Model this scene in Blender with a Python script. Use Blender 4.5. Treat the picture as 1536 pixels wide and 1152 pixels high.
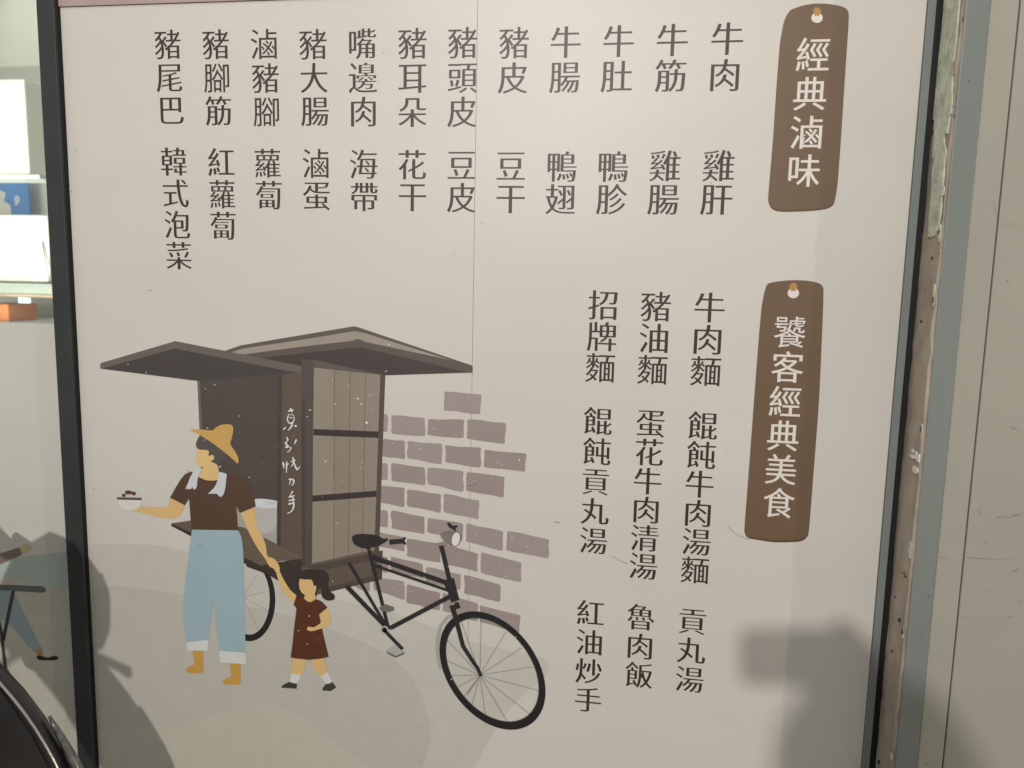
import bpy, bmesh, math, random
from mathutils import Vector, Matrix
random.seed(7)
for o in list(bpy.data.objects): bpy.data.objects.remove(o)
S = bpy.context.scene
COL = S.collection

# ------------------------------------------------------------------ camera
CX, CY, FPX = 768.0, 576.0, 1153.0
XC = Vector((8003, 325, -1153)).normalized()
DC = Vector((-193, 8850, 1153)); DC = (DC - XC*XC.dot(DC)).normalized()
NC = XC.cross(DC)
CAM = Vector((0, -1.08, 1.45))
def c2w(v): return Vector((XC.dot(v), NC.dot(v), -DC.dot(v)))
def px(x, y, Y=0.0):
    """photo pixel -> point on the vertical plane y = Y (Y = 0 is the face of the menu panel)"""
    w = c2w(Vector((x-CX, y-CY, FPX)))
    return CAM + w*((Y-CAM.y)/w.y)
cd = bpy.data.cameras.new('camera'); cam = bpy.data.objects.new('camera', cd); COL.objects.link(cam)
r, u, b = c2w(Vector((1,0,0))), c2w(Vector((0,-1,0))), c2w(Vector((0,0,-1)))
cam.matrix_world = Matrix(((r.x,u.x,b.x,CAM.x),(r.y,u.y,b.y,CAM.y),(r.z,u.z,b.z,CAM.z),(0,0,0,1)))
cd.sensor_width = 36; cd.sensor_fit = 'HORIZONTAL'; cd.lens = FPX/1536*36
cd.dof.use_dof = True; cd.dof.focus_distance = 1.10; cd.dof.aperture_fstop = 4.5
cd.clip_start = 0.01; cd.clip_end = 200
S.camera = cam

# ------------------------------------------------------------------ light
w = bpy.data.worlds.new('World'); S.world = w; w.use_nodes = True
bg = w.node_tree.nodes['Background']; bg.inputs[0].default_value = (1.0, 0.985, 0.96, 1); bg.inputs[1].default_value = 0.45
def lamp(name, kind, loc, energy, col, target=None, **kw):
    d = bpy.data.lights.new(name, kind); d.energy = energy; d.color = col
    for k, v in kw.items(): setattr(d, k, v)
    o = bpy.data.objects.new(name, d); COL.objects.link(o); o.location = loc
    if target is not None:
        o.rotation_euler = (Vector(target)-Vector(loc)).to_track_quat('-Z', 'Y').to_euler()
    return o
# lamp across the alley, behind the photographer's shoulder
lamp('alley_lamp', 'POINT', (-0.49, -3.78, 2.685), 285, (1.0, 0.97, 0.925), shadow_soft_size=0.045)
# added area lamp above the menu, unseen, so brightness falls off downward
lamp('top_fill', 'AREA', (-0.20, -1.35, 2.95), 5.5, (1.0, 0.985, 0.93), (-0.2, 0.0, 1.35), shape='RECTANGLE', size=1.1, size_y=0.12)
# warm shop light far along the facade on the right
lamp('shop_light', 'POINT', (3.6, -1.55, 1.9), 100, (1.0, 0.87, 0.70), shadow_soft_size=0.03)
# kitchen tube behind the left window
lamp('kitchen_tube', 'AREA', (-1.80, 0.15, 1.34), 14, (1.0, 1.0, 0.94), (-1.45, 1.2, 1.56), shape='RECTANGLE', size=0.5, size_y=0.8)
# added point lamp, out of view, to lighten the wall below the kitchen shelf
lamp('shelf_fill', 'POINT', (-1.72, 0.62, 1.26), 7, (1.0, 1.0, 0.93), shadow_soft_size=0.05)
S.view_settings.view_transform = 'Standard'; S.view_settings.look = 'None'
S.view_settings.exposure = 0.07; S.view_settings.gamma = 1.0; S.view_settings.use_curve_mapping = False
S.render.engine = 'CYCLES'

# ------------------------------------------------------------------ helpers
def lin(c): return tuple((v/255/12.92 if v <= 10 else ((v/255+0.055)/1.055)**2.4) for v in c)
REF = lin((200, 194, 182)); PB = (0.625, 0.588, 0.533)
def alb(c): return tuple(min(0.9, l/q*p) for l, q, p in zip(lin(c), REF, PB))
def mat(name, base, rough=0.5, var=0.06, scale=14.0, metal=0.0, spec=0.3, bump=0.0, bscale=300, streak=None, dirt=None):
    m = bpy.data.materials.new(name); m.use_nodes = True
    nt = m.node_tree; n = nt.nodes; l = nt.links; p = n['Principled BSDF']
    p.inputs['Roughness'].default_value = rough; p.inputs['Metallic'].default_value = metal
    p.inputs['Specular IOR Level'].default_value = spec
    tc = n.new('ShaderNodeTexCoord')
    src = tc.outputs['Object']
    mp = n.new('ShaderNodeMapping'); l.new(src, mp.inputs[0])
    if streak: mp.inputs['Scale'].default_value = streak
    nz = n.new('ShaderNodeTexNoise'); nz.inputs['Scale'].default_value = scale; nz.inputs['Detail'].default_value = 6
    l.new(mp.outputs[0], nz.inputs['Vector'])
    rp = n.new('ShaderNodeValToRGB'); l.new(nz.outputs[0], rp.inputs[0])
    rp.color_ramp.elements[0].position = 0.3; rp.color_ramp.elements[1].position = 0.72
    rp.color_ramp.elements[0].color = tuple(v*(1-var) for v in base)+(1,)
    rp.color_ramp.elements[1].color = tuple(min(1, v*(1+var)) for v in base)+(1,)
    out = rp.outputs[0]
    if dirt:
        n2 = n.new('ShaderNodeTexNoise'); n2.inputs['Scale'].default_value = dirt[1]; n2.inputs['Detail'].default_value = 10; n2.inputs['Roughness'].default_value = 0.7
        m2 = n.new('ShaderNodeMapping'); l.new(src, m2.inputs[0]); m2.inputs['Scale'].default_value = dirt[4] if len(dirt) > 4 else (1,1,1); l.new(m2.outputs[0], n2.inputs['Vector'])
        r2 = n.new('ShaderNodeValToRGB'); r2.color_ramp.elements[0].position = dirt[2]; r2.color_ramp.elements[1].position = dirt[3]
        l.new(n2.outputs[0], r2.inputs[0])
        mx = n.new('ShaderNodeMix'); mx.data_type = 'RGBA'; l.new(r2.outputs[0], mx.inputs['Factor']); l.new(out, mx.inputs['A']); mx.inputs['B'].default_value = tuple(dirt[0])+(1,)
        out = mx.outputs['Result']
    l.new(out, p.inputs['Base Color'])
    if bump:
        n3 = n.new('ShaderNodeTexNoise'); n3.inputs['Scale'].default_value = bscale; n3.inputs['Detail'].default_value = 4; l.new(mp.outputs[0], n3.inputs['Vector'])
        bp = n.new('ShaderNodeBump'); bp.inputs['Strength'].default_value = bump; bp.inputs['Distance'].default_value = 0.002
        l.new(n3.outputs[0], bp.inputs['Height']); l.new(bp.outputs[0], p.inputs['Normal'])
    return m
_pm = {}
def ink(c, **kw):
    """printed colour: c = colour in the photograph (panel reference colour divided out)"""
    k = tuple(c)
    if k not in _pm: _pm[k] = mat('print_%d_%d_%d' % k, alb(c), rough=0.42, var=0.035, scale=30, spec=0.5, **kw)
    return _pm[k]
def link(name, me, m, parent=None):
    o = bpy.data.objects.new(name, me); COL.objects.link(o)
    if m: me.materials.append(m)
    if parent: o.parent = parent
    return o
def tag(o, label, cat, group=None):
    o['label'] = label; o['category'] = cat
    if group: o['group'] = group
    return o
def thing(name, label, cat, loc=(0,0,0)):
    o = bpy.data.objects.new(name, None); COL.objects.link(o); o.location = loc; o.empty_display_size = 0.05
    return tag(o, label, cat)
def kid(o, parent):
    o.parent = parent; o.matrix_parent_inverse = Matrix.Translation(-parent.location) if parent.type == 'EMPTY' else Matrix()
    return o

def smooth(pts, n=6):
    """closed Catmull-Rom through pts; a point with a third value is a sharp corner"""
    N = len(pts); out = []
    for i in range(N):
        a, b_, c, d = pts[i-1], pts[i], pts[(i+1) % N], pts[(i+2) % N]
        p0, p1, p2, p3 = [Vector(q[:2]) for q in (a, b_, c, d)]
        t1 = Vector((0,0)) if len(b_) > 2 else (p2-p0)*0.5
        t2 = Vector((0,0)) if len(c) > 2 else (p3-p1)*0.5
        L = (p2-p1).length
        if len(b_) > 2 and len(c) > 2: out.append(p1); continue
        for t in (t1, t2):
            if t.length > L: t *= L/t.length
        for k in range(n):
            s = k/n
            out.append(p1*(2*s**3-3*s*s+1)+t1*(s**3-2*s*s+s)+p2*(-2*s**3+3*s*s)+t2*(s**3-s*s))
    return out
LAY = [0]
STEP = 0.000012
def lay(n=1): LAY[0] += n; return -STEP*LAY[0]
def flat(name, polys, m, parent, Y=None, base=0.0):
    """one flat printed mesh from one or more pixel polygons"""
    if Y is None: Y = lay()
    Y += base
    me = bpy.data.meshes.new(name); vs = []; fs = []
    for P in polys:
        k = len(vs); W = [px(q[0], q[1], Y) for q in P]
        ar = sum(W[i-1].x*W[i].z-W[i].x*W[i-1].z for i in range(len(W)))
        if ar < 0: W.reverse()          # face the street (-Y)
        vs += [tuple(v) for v in W]; fs.append(list(range(k, k+len(W))))
    me.from_pydata(vs, [], fs); me.update()
    return link(name, me, m, parent)
def Z(org, s, pts):
    return [(org[0]+p[0]/s, org[1]+p[1]/s)+tuple(p[2:]) for p in pts]
def stroke(pts, wd, taper=None, cap=True):
    """polyline of width wd (pixels) -> polygon"""
    P = [Vector(p[:2]) for p in pts]; L = []; R = []
    for i, p in enumerate(P):
        d = (P[min(i+1, len(P)-1)]-P[max(i-1, 0)]).normalized(); nn = Vector((-d.y, d.x))
        h = (wd if taper is None else wd+(taper-wd)*i/max(1, len(P)-1))/2
        L.append(p+nn*h); R.append(p-nn*h)
    return L+R[::-1]
def rstroke(pts, wd, n=5):
    """polyline with round ends, slightly uneven: a brush stroke"""
    P = [Vector(p[:2]) for p in pts]; Q = [P[0]]
    for i in range(len(P)-1):
        a, b_, c, d = P[max(i-1,0)], P[i], P[i+1], P[min(i+2,len(P)-1)]
        for k in range(1, n+1):
            s = k/n; Q.append(b_*(2*s**3-3*s*s+1)+(c-a)*.5*(s**3-2*s*s+s)+c*(-2*s**3+3*s*s)+(d-b_)*.5*(s**3-s*s))
    L = []; R = []
    for i, p in enumerate(Q):
        d = (Q[min(i+1,len(Q)-1)]-Q[max(i-1,0)]).normalized(); nn = Vector((-d.y, d.x)); t = i/(len(Q)-1)
        h = wd/2*(0.55+0.45*math.sin(math.pi*min(1, t*1.15+0.1)))*random.uniform(0.88, 1.1)
        L.append(p+nn*h); R.append(p-nn*h)
    return L+R[::-1]
def ell(cx, cy, rx, ry, n=40, sh=0.0, rot=0.0):
    out = []
    for i in range(n):
        t = 2*math.pi*i/n; x = rx*math.cos(t); y = sh*math.cos(t)+ry*math.sin(t)
        out.append((cx+x*math.cos(rot)-y*math.sin(rot), cy+x*math.sin(rot)+y*math.cos(rot)))
    return out
def ring(name, o_, i_, m, parent, Y=None, base=0.0):
    if Y is None: Y = lay()
    Y += base
    me = bpy.data.meshes.new(name); n = len(o_)
    vs = [tuple(px(q[0], q[1], Y)) for q in o_+i_]
    me.from_pydata(vs, [], [(k, (k+1) % n, n+(k+1) % n, n+k) for k in range(n)]); me.update()
    return link(name, me, m, parent)
def prism(name, quad, y0, y1, m, parent=None, bev=0.0, at=None):
    """extrude a pixel polygon (taken on plane y = at, default the front y0) back to y1"""
    at = y0 if at is None else at
    W = [px(q[0], q[1], at) for q in quad]
    ar = sum(W[i-1].x*W[i].z-W[i].x*W[i-1].z for i in range(len(W)))
    if ar < 0: W.reverse()
    n = len(W); bm = bmesh.new()
    F = [bm.verts.new((v.x, y0, v.z)) for v in W]; B = [bm.verts.new((v.x, y1, v.z)) for v in W]
    bm.faces.new(F); bm.faces.new(B[::-1])
    for i in range(n): bm.faces.new((F[i], B[i], B[(i+1) % n], F[(i+1) % n]))
    bmesh.ops.recalc_face_normals(bm, faces=bm.faces)
    if bev: bmesh.ops.bevel(bm, geom=bm.edges[:], offset=bev, segments=2, affect='EDGES', profile=0.6)
    me = bpy.data.meshes.new(name); bm.to_mesh(me); bm.free()
    return link(name, me, m, parent)
def box(name, x0, x1, y0, y1, z0, z1, m, parent=None, bev=0.0):
    bm = bmesh.new(); bmesh.ops.create_cube(bm, size=1)
    for v in bm.verts: v.co = Vector(((x0+x1)/2+v.co.x*(x1-x0), (y0+y1)/2+v.co.y*(y1-y0), (z0+z1)/2+v.co.z*(z1-z0)))
    if bev: bmesh.ops.bevel(bm, geom=bm.edges[:], offset=bev, segments=2, affect='EDGES', profile=0.6)
    me = bpy.data.meshes.new(name); bm.to_mesh(me); bm.free()
    return link(name, me, m, parent)
def tube(name, pts, rad, m, parent=None, n=14, closed_caps=True, sub=4):
    """round tube through points; rad a number or a list"""
    P = [Vector(p) for p in pts]; R = rad if isinstance(rad, (list, tuple)) else [rad]*len(P)
    Q = [(P[0], R[0])]
    for i in range(len(P)-1):
        a, b_, c, d = P[max(i-1,0)], P[i], P[i+1], P[min(i+2,len(P)-1)]
        for k in range(1, sub+1):
            s = k/sub; Q.append((b_*(2*s**3-3*s*s+1)+(c-a)*.5*(s**3-2*s*s+s)+c*(-2*s**3+3*s*s)+(d-b_)*.5*(s**3-s*s), R[i]+(R[i+1]-R[i])*s))
    bm = bmesh.new(); rings = []; up = None
    for i, (p, rr) in enumerate(Q):
        d = (Q[min(i+1,len(Q)-1)][0]-Q[max(i-1,0)][0]).normalized()
        if up is None: up = d.orthogonal().normalized()
        up = (up-d*up.dot(d)).normalized(); v = d.cross(up)
        rings.append([bm.verts.new(p+(up*math.cos(2*math.pi*k/n)+v*math.sin(2*math.pi*k/n))*rr) for k in range(n)])
    for A, B in zip(rings, rings[1:]):
        for k in range(n): bm.faces.new((A[k], A[(k+1) % n], B[(k+1) % n], B[k]))
    bm.faces.new(rings[0][::-1]); bm.faces.new(rings[-1])
    bmesh.ops.recalc_face_normals(bm, faces=bm.faces)
    for f in bm.faces: f.smooth = len(f.verts) == 4
    me = bpy.data.meshes.new(name); bm.to_mesh(me); bm.free()
    return link(name, me, m, parent)
def loft(name, secs, m, parent=None, caps=True):
    """closed skin over rings of equal length"""
    bm = bmesh.new(); R = [[bm.verts.new(v) for v in s] for s in secs]; n = len(R[0])
    for A, B in zip(R, R[1:]):
        for k in range(n): bm.faces.new((A[k], A[(k+1) % n], B[(k+1) % n], B[k]))
    if caps: bm.faces.new(R[0][::-1]); bm.faces.new(R[-1])
    bmesh.ops.recalc_face_normals(bm, faces=bm.faces)
    for f in bm.faces: f.smooth = True
    me = bpy.data.meshes.new(name); bm.to_mesh(me); bm.free()
    return link(name, me, m, parent)
def sect(c, a, b_, ha, hb, n=24, pw=2.6):
    """super-ellipse ring round c with axes a, b_ and half sizes ha, hb"""
    c, a, b_ = Vector(c), Vector(a).normalized(), Vector(b_).normalized(); out = []
    for k in range(n):
        t = 2*math.pi*k/n; x, y = math.cos(t), math.sin(t)
        out.append(c+a*ha*math.copysign(abs(x)**(2/pw), x)+b_*hb*math.copysign(abs(y)**(2/pw), y))
    return out

# ------------------------------------------------------------------ setting: right-hand wall and jamb
JX = 0.3765; JH = 0.061                       # plane of the jamb return, how far it stands in front of the panel
def fx(x, y, Y): return px(x, y, Y).x
X_metal1 = 0.5*(fx(1486, 0, -JH)+fx(1377, 1152, -JH))
X_joint = 0.5*(fx(1534, 0, -JH)+fx(1415, 1152, -JH))
M_wall = mat('beige_wall_paint', (0.355, 0.337, 0.285), rough=0.55, var=0.05, scale=5, bump=0.08, bscale=60, spec=0.3,
             dirt=((0.20, 0.18, 0.13), 7.0, 0.66, 0.95, (1, 1, 2.5)))
wall = thing('beige_wall', 'beige painted wall panelling with one vertical joint beside the jamb', 'wall', (X_joint, -JH+0.02, 0))
kid(box('wall_panel', X_metal1+0.0008, X_joint-0.0011, -JH+0.003, 0.10, 0.0, 2.9, M_wall, bev=0.0015), wall)
kid(box('wall_panel', X_joint+0.0011, 2.4, -JH+0.0045, 0.10, 0.0, 2.9, M_wall, bev=0.0015), wall)
kid(box('wall_backing', X_metal1, 2.4, 0.101, 0.13, 0.0, 2.9, mat('dark_gap', (0.03, 0.027, 0.02))), wall)
jamb = thing('door_jamb', 'grey metal jamb with a bare stained concrete edge beside the menu panel', 'jamb', (JX, 0, 0))
M_conc = mat('stained_concrete', (0.37, 0.31, 0.245), rough=0.85, var=0.22, scale=26, bump=0.5, bscale=90, streak=(1, 1, 0.35),
             dirt=((0.10, 0.08, 0.06), 38.0, 0.60, 0.78, (1, 1, 0.6)))
M_metal = mat('grey_green_metal', (0.20, 0.217, 0.20), rough=0.42, var=0.10, scale=9, spec=0.45, streak=(1, 1, 0.3), bump=0.05, bscale=50,
              dirt=((0.12, 0.13, 0.11), 16.0, 0.62, 0.85, (1, 1, 0.5)))
# concrete return: an uneven strip facing the panel
def wobble_strip(name, x_of, y0, y1, z0, z1, m, nseg=160, amp=0.0012, parent=None):
    bm = bmesh.new(); rows = []
    for i in range(nseg+1):
        z = z0+(z1-z0)*i/nseg; a = random.uniform(-amp, amp); c = random.uniform(-amp, amp)
        rows.append([bm.verts.new((x_of+a*.6, y0, z)), bm.verts.new((x_of+c*.8, (y0*2+y1)/3, z)), bm.verts.new((x_of+a*.8, (y0+2*y1)/3, z)), bm.verts.new((x_of+c, y1+a, z)), bm.verts.new((x_of+0.02, y1+a+0.0006, z)), bm.verts.new((x_of+0.02, y0, z))])
    for A, B in zip(rows, rows[1:]):
        for k in range(6): bm.faces.new((A[k], A[(k+1) % 6], B[(k+1) % 6], B[k]))
    bm.faces.new(rows[0]); bm.faces.new(rows[-1][::-1]); bmesh.ops.recalc_face_normals(bm, faces=bm.faces)
    me = bpy.data.meshes.new(name); bm.to_mesh(me); bm.free()
    return link(name, me, m, parent)
kid(wobble_strip('concrete_edge', JX, 0.004, -JH+0.001, 0.0, 2.9, M_conc), jamb)
kid(box('metal_facing', JX+0.0035, X_metal1-0.0008, -JH-0.001, -JH+0.02, 0.0, 2.9, M_metal, bev=0.0012), jamb)
kid(box('jamb_core', JX+0.019, X_metal1-0.002, -JH+0.021, 0.10, 0.0, 2.9, mat('jamb_core', (0.05, 0.05, 0.045))), jamb)
# pale flaking plaster at the top of the concrete edge and old sticker remains lower down
M_plaster = mat('pale_plaster', (0.52, 0.54, 0.43), rough=0.9, var=0.25, scale=60, bump=0.6, bscale=150)
def yz_flake(name, X, y0, y1, z0, z1, m, n=26, th=0.0012):
    bm = bmesh.new(); F = []; B = []
    for k in range(n):
        t = 2*math.pi*k/n; q = random.uniform(0.80, 1.0)
        cy, cz = math.copysign(abs(math.cos(t))**0.5, math.cos(t)), math.copysign(abs(math.sin(t))**0.5, math.sin(t))
        y = (y0+y1)/2+(y1-y0)/2*cy*q; z = (z0+z1)/2+(z1-z0)/2*cz*q
        F.append(bm.verts.new((X-th, y, z))); B.append(bm.verts.new((X+0.001, y, z)))
    bm.faces.new(F); bm.faces.new(B[::-1])
    for k in range(n): bm.faces.new((F[k], B[k], B[(k+1) % n], F[(k+1) % n]))
    bmesh.ops.recalc_face_normals(bm, faces=bm.faces)
    me = bpy.data.meshes.new(name); bm.to_mesh(me); bm.free(); return link(name, me, m)
kid(yz_flake('plaster_patch', JX-0.0008, -JH+0.001, -0.002, 1.60, 1.98, M_plaster), jamb)
kid(yz_flake('plaster_patch', JX-0.0010, -JH+0.001, -0.018, 1.51, 1.64, M_plaster), jamb)
M_flake = mat('white_sticker_paper', (0.72, 0.70, 0.64), rough=0.8, var=0.1, scale=200)
zs = 1.236
for (ya, yb, za, zb) in ((-0.062,-0.052, .000,.012), (-0.051,-0.046, .002,.013), (-0.044,-0.028, .001,.006), (-0.060,-0.042, -.016,-.006), (-0.040,-0.033,.008,.013)):
    kid(yz_flake('sticker_flake', JX-0.0014, ya, yb, zs+za, zs+zb, M_flake, n=12, th=0.0006), jamb)

M_pit = mat('dark_pit', (0.035, 0.03, 0.025), rough=0.9, var=0.3)
for i in range(10):
    z = random.uniform(0.75, 1.85); y = random.uniform(-JH+0.004, -0.008); q = random.choice((0.0007, 0.001, 0.0014, 0.0022))
    kid(yz_flake('pit_mark', JX-0.0016, y-q, y+q*random.uniform(.6, 1.5), z-q*1.3, z+q*1.3, M_pit, n=8, th=0.0003), jamb)
for i in range(15):
    z = random.uniform(0.75, 1.8); q = random.uniform(0.002, 0.006)
    kid(yz_flake('chip', JX-0.0012, -JH+0.000, -JH+0.002+q, z-q*2, z+q*2.4, random.choice((M_plaster, M_conc)), n=11, th=0.0004), jamb)
def xz_mark(name, pts, wd, Y, m):
    me = bpy.data.meshes.new(name); P = [(q.x, q.y) for q in stroke(pts, wd, wd*0.3)]
    W = [px(q[0], q[1], Y) for q in P]
    if sum(W[k-1].x*W[k].z-W[k].x*W[k-1].z for k in range(len(W))) < 0: W.reverse()
    me.from_pydata([tuple(v) for v in W], [], [list(range(len(W)))]); return link(name, me, m)
M_scuff = mat('grey_scuff', (0.17, 0.155, 0.12), rough=0.7, var=0.25, scale=90)
for pts, wd in (([(1496,776),(1508,775),(1518,776)],.9),([(1520,774),(1533,771)],1.2),([(1404,835),(1425,838)],.8),([(1450,836),(1490,839),(1520,838)],.6),([(1478,815),(1481,812)],1.0),([(1468,765),(1470,772)],.8),([(1520,858),(1528,853)],1.2),([(1514,924),(1516,926)],1.6),([(1443,927),(1447,926)],.8),([(1529,902),(1533,905)],.7),([(1478,885),(1483,886)],.7),([(1490,300),(1494,318),(1495,330)],.5),([(1510,420),(1513,424)],1.0),([(1478,560),(1480,563)],.9),([(1516,640),(1530,646)],.6)):
    kid(xz_mark('scuff_mark', pts, wd, -JH+0.0026, M_scuff), wall)
M_spot = mat('dark_spot', (0.06, 0.065, 0.06), rough=0.7, var=0.2)
for pts, wd in (([(1444,26),(1445,31)],2.2),([(1453,120),(1454,122)],2.2),([(1406,379),(1408,381)],2.6),([(1391,629),(1393,630)],2.0),([(1391,892),(1396,895)],1.0),([(1383,955),(1385,957)],1.6),([(1353,950),(1356,951)],2.0),([(1389,1145),(1393,1147)],1.4),([(1430,172),(1433,175)],1.8),([(1398,540),(1399,543)],1.4)):
    kid(xz_mark('spot', pts, wd, -JH-0.0013, M_spot), jamb)

# ------------------------------------------------------------------ menu panel
panel = thing('menu_panel', 'cream menu panel printed with Chinese dish names, brown hanging tags and a noodle cart drawing', 'menu board', (-0.2, 0, 0.4))
M_panel = mat('cream_print', PB, rough=0.42, var=0.03, scale=5, spec=0.42, bump=0.05, bscale=140, streak=(0.45, 1, 1.4), dirt=((0.50, 0.465, 0.41), 9.0, 0.60, 1.0, (1, 1, 0.5)))
XL = 0.5*(fx(84, 0, 0)+fx(146, 1152, 0)); XS = -0.2152; XR = JX-0.019
ZT = px(250, 6, 0).z; ZB = 0.45
kid(box('panel_sheet', XL-0.03, XS-0.0002, 0.0, 0.006, ZB, ZT, M_panel, bev=0.0002), panel)
kid(box('panel_sheet', XS+0.0002, XR, 0.0, 0.006, ZB, ZT, M_panel, bev=0.0002), panel)
kid(box('backing_board', XL-0.03, XR, 0.0065, 0.02, ZB, ZT+0.3, mat('dark_backing', (0.36, 0.34, 0.30))), panel)
kid(box('grey_edge_strip', XR+0.0006, JX-0.0088, -0.004, 0.006, ZB, ZT, mat('grey_edging', (0.20, 0.215, 0.205), rough=0.5, var=0.08), bev=0.0006), panel)
kid(box('rubber_gasket', JX-0.0086, JX+0.0006, -0.0015, 0.006, 0.0, 2.9, mat('black_rubber', (0.012, 0.011, 0.010), rough=0.6, var=0.2, bump=0.2)), jamb)
kid(box('top_strip', XL-0.03, XR, -0.003, 0.006, ZT+0.0005, ZT+0.06, mat('pinkish_frame_strip', (0.42, 0.31, 0.28), rough=0.5)), panel)

# ---- lettering -----------------------------------------------------------
DG = bpy.context.evaluated_depsgraph_get()
_gl = {}
def glyph(ch, dv=0.0, dh=0.0):
    """outline polylines of a character (unit em) with upright strokes thickened by dv, level ones by dh"""
    k = (ch, dv, dh)
    if k in _gl: return _gl[k]
    cu = bpy.data.curves.new('glyph', 'FONT'); cu.body = ch
    ob = bpy.data.objects.new('glyph', cu); COL.objects.link(ob)
    bpy.context.view_layer.update()
    c2 = ob.to_curve(bpy.context.evaluated_depsgraph_get())
    cont = []
    for sp in c2.splines:
        bp = sp.bezier_points; n = len(bp); P = []
        for i in range(n):
            a, b_ = bp[i], bp[(i+1) % n]
            p0, h0, h1, p1 = a.co, a.handle_right, b_.handle_left, b_.co
            chord = (p1-p0).length
            if chord < 1e-6: continue
            dev = abs((h0-p0).cross(p1-p0).length)+abs((h1-p0).cross(p1-p0).length)
            ns = 1 if dev < 1e-4*chord else 4
            for s in range(ns):
                t = s/ns
                q = p0*(1-t)**3+h0*3*t*(1-t)**2+h1*3*t*t*(1-t)+p1*t**3
                P.append(Vector((q.x, q.y)))
        Q = []
        for q in P:
            if not Q or (q-Q[-1]).length > 1e-4: Q.append(q)
        if len(Q) > 2: cont.append(Q)
    ob.to_curve_clear(); bpy.data.objects.remove(ob); bpy.data.curves.remove(cu)
    area = lambda P: sum(P[i-1].x*P[i].y-P[i].x*P[i-1].y for i in range(len(P)))/2
    big = max(cont, key=lambda P: abs(area(P))); sg = 1 if area(big) > 0 else -1
    def grow(dv, dh):
        out = []
        for P in cont:
            n = len(P); Q = []
            for i in range(n):
                e0 = (P[i]-P[i-1]).normalized(); e1 = (P[(i+1) % n]-P[i]).normalized()
                n0 = Vector((e0.y, -e0.x))*sg; n1 = Vector((e1.y, -e1.x))*sg
                d0 = dv*n0.x**2+dh*n0.y**2; d1 = dv*n1.x**2+dh*n1.y**2
                det = n0.x*n1.y-n0.y*n1.x
                if abs(det) < 0.35: o = (n0*d0+n1*d1)/2
                else: o = Vector(((d0*n1.y-d1*n0.y)/det, (n0.x*d1-n1.x*d0)/det))
                if o.length > 0.04: o *= 0.04/o.length
                Q.append(P[i]+o)
            out.append(Q)
        return out
    def filled(cs):
        """True when the outlines still fill cleanly (filled area = signed outline area)"""
        cu = bpy.data.curves.new('test', 'CURVE'); cu.dimensions = '2D'; cu.fill_mode = 'BOTH'
        for P in cs:
            sp = cu.splines.new('POLY'); sp.points.add(len(P)-1); sp.use_cyclic_u = True
            for q, pt in zip(P, sp.points): pt.co = (q.x, q.y, 0, 1)
        ob = bpy.data.objects.new('test', cu); COL.objects.link(ob); bpy.context.view_layer.update()
        me = bpy.data.meshes.new_from_object(ob.evaluated_get(bpy.context.evaluated_depsgraph_get()))
        A = sum(p.area for p in me.polygons); B = abs(sum(area(P) for P in cs))
        bpy.data.objects.remove(ob); bpy.data.curves.remove(cu); bpy.data.meshes.remove(me)
        return abs(A-B) < 0.004*B
    for kf in (1.0, 0.85, 0.7, 0.55, 0.4, 0.25, 0.0):
        out = grow(dv*kf, dh*kf)
        if kf == 0.0 or filled(out): break
    xs = [q.x for P in out for q in P]; ys = [q.y for P in out for q in P]
    _gl[k] = (out, ((min(xs)+max(xs))/2, (min(ys)+max(ys))/2), (max(xs)-min(xs), max(ys)-min(ys)))
    return _gl[k]
EMC = (0.5, 0.38)                              # middle of a character cell, em units (set below from real glyphs)
_g = glyph('國'); EMC = _g[1]; UNIT = _g[2][1]/0.90    # em size of the outlines
def column(name, text, p_first, p_last, size, m, parent, Y, dv, dh, sx=1.0):
    """a vertical line of characters; p_first / p_last = pixel centres of the first and last character's ink"""
    cu = bpy.data.curves.new(name, 'CURVE'); cu.dimensions = '2D'; cu.fill_mode = 'BOTH'
    A, B = px(*p_first, Y), px(*p_last, Y)
    k = size/UNIT
    def cell(ch, p): g = glyph(ch, dv, dh); return (p.x-(g[1][0]-EMC[0])*k*sx, p.z-(g[1][1]-EMC[1])*k)
    a, b_ = cell(text[0], A), cell(text[-1], B); n = len(text)
    for i, ch in enumerate(text):
        t = i/(n-1); cx, cz = a[0]+(b_[0]-a[0])*t, a[1]+(b_[1]-a[1])*t
        for P in glyph(ch, dv, dh)[0]:
            sp = cu.splines.new('POLY'); sp.points.add(len(P)-1); sp.use_cyclic_u = True
            for q, pt in zip(P, sp.points): pt.co = (cx+(q.x-EMC[0])*k*sx, cz+(q.y-EMC[1])*k, 0, 1)
    ob = bpy.data.objects.new(name, cu); COL.objects.link(ob); bpy.context.view_layer.update()
    me = bpy.data.meshes.new_from_object(ob.evaluated_get(bpy.context.evaluated_depsgraph_get()))
    bpy.data.objects.remove(ob); bpy.data.curves.remove(cu); me.materials.clear()
    for v in me.vertices: v.co = Vector((v.co.x, Y, v.co.y))
    o = link(name, me, m); me.name = name
    return kid(o, parent) if parent.type == 'EMPTY' else kid2(o, parent)
def kid2(o, parent): o.parent = parent; o.matrix_parent_inverse = parent.matrix_basis.inverted() if False else Matrix(); return o

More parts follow.
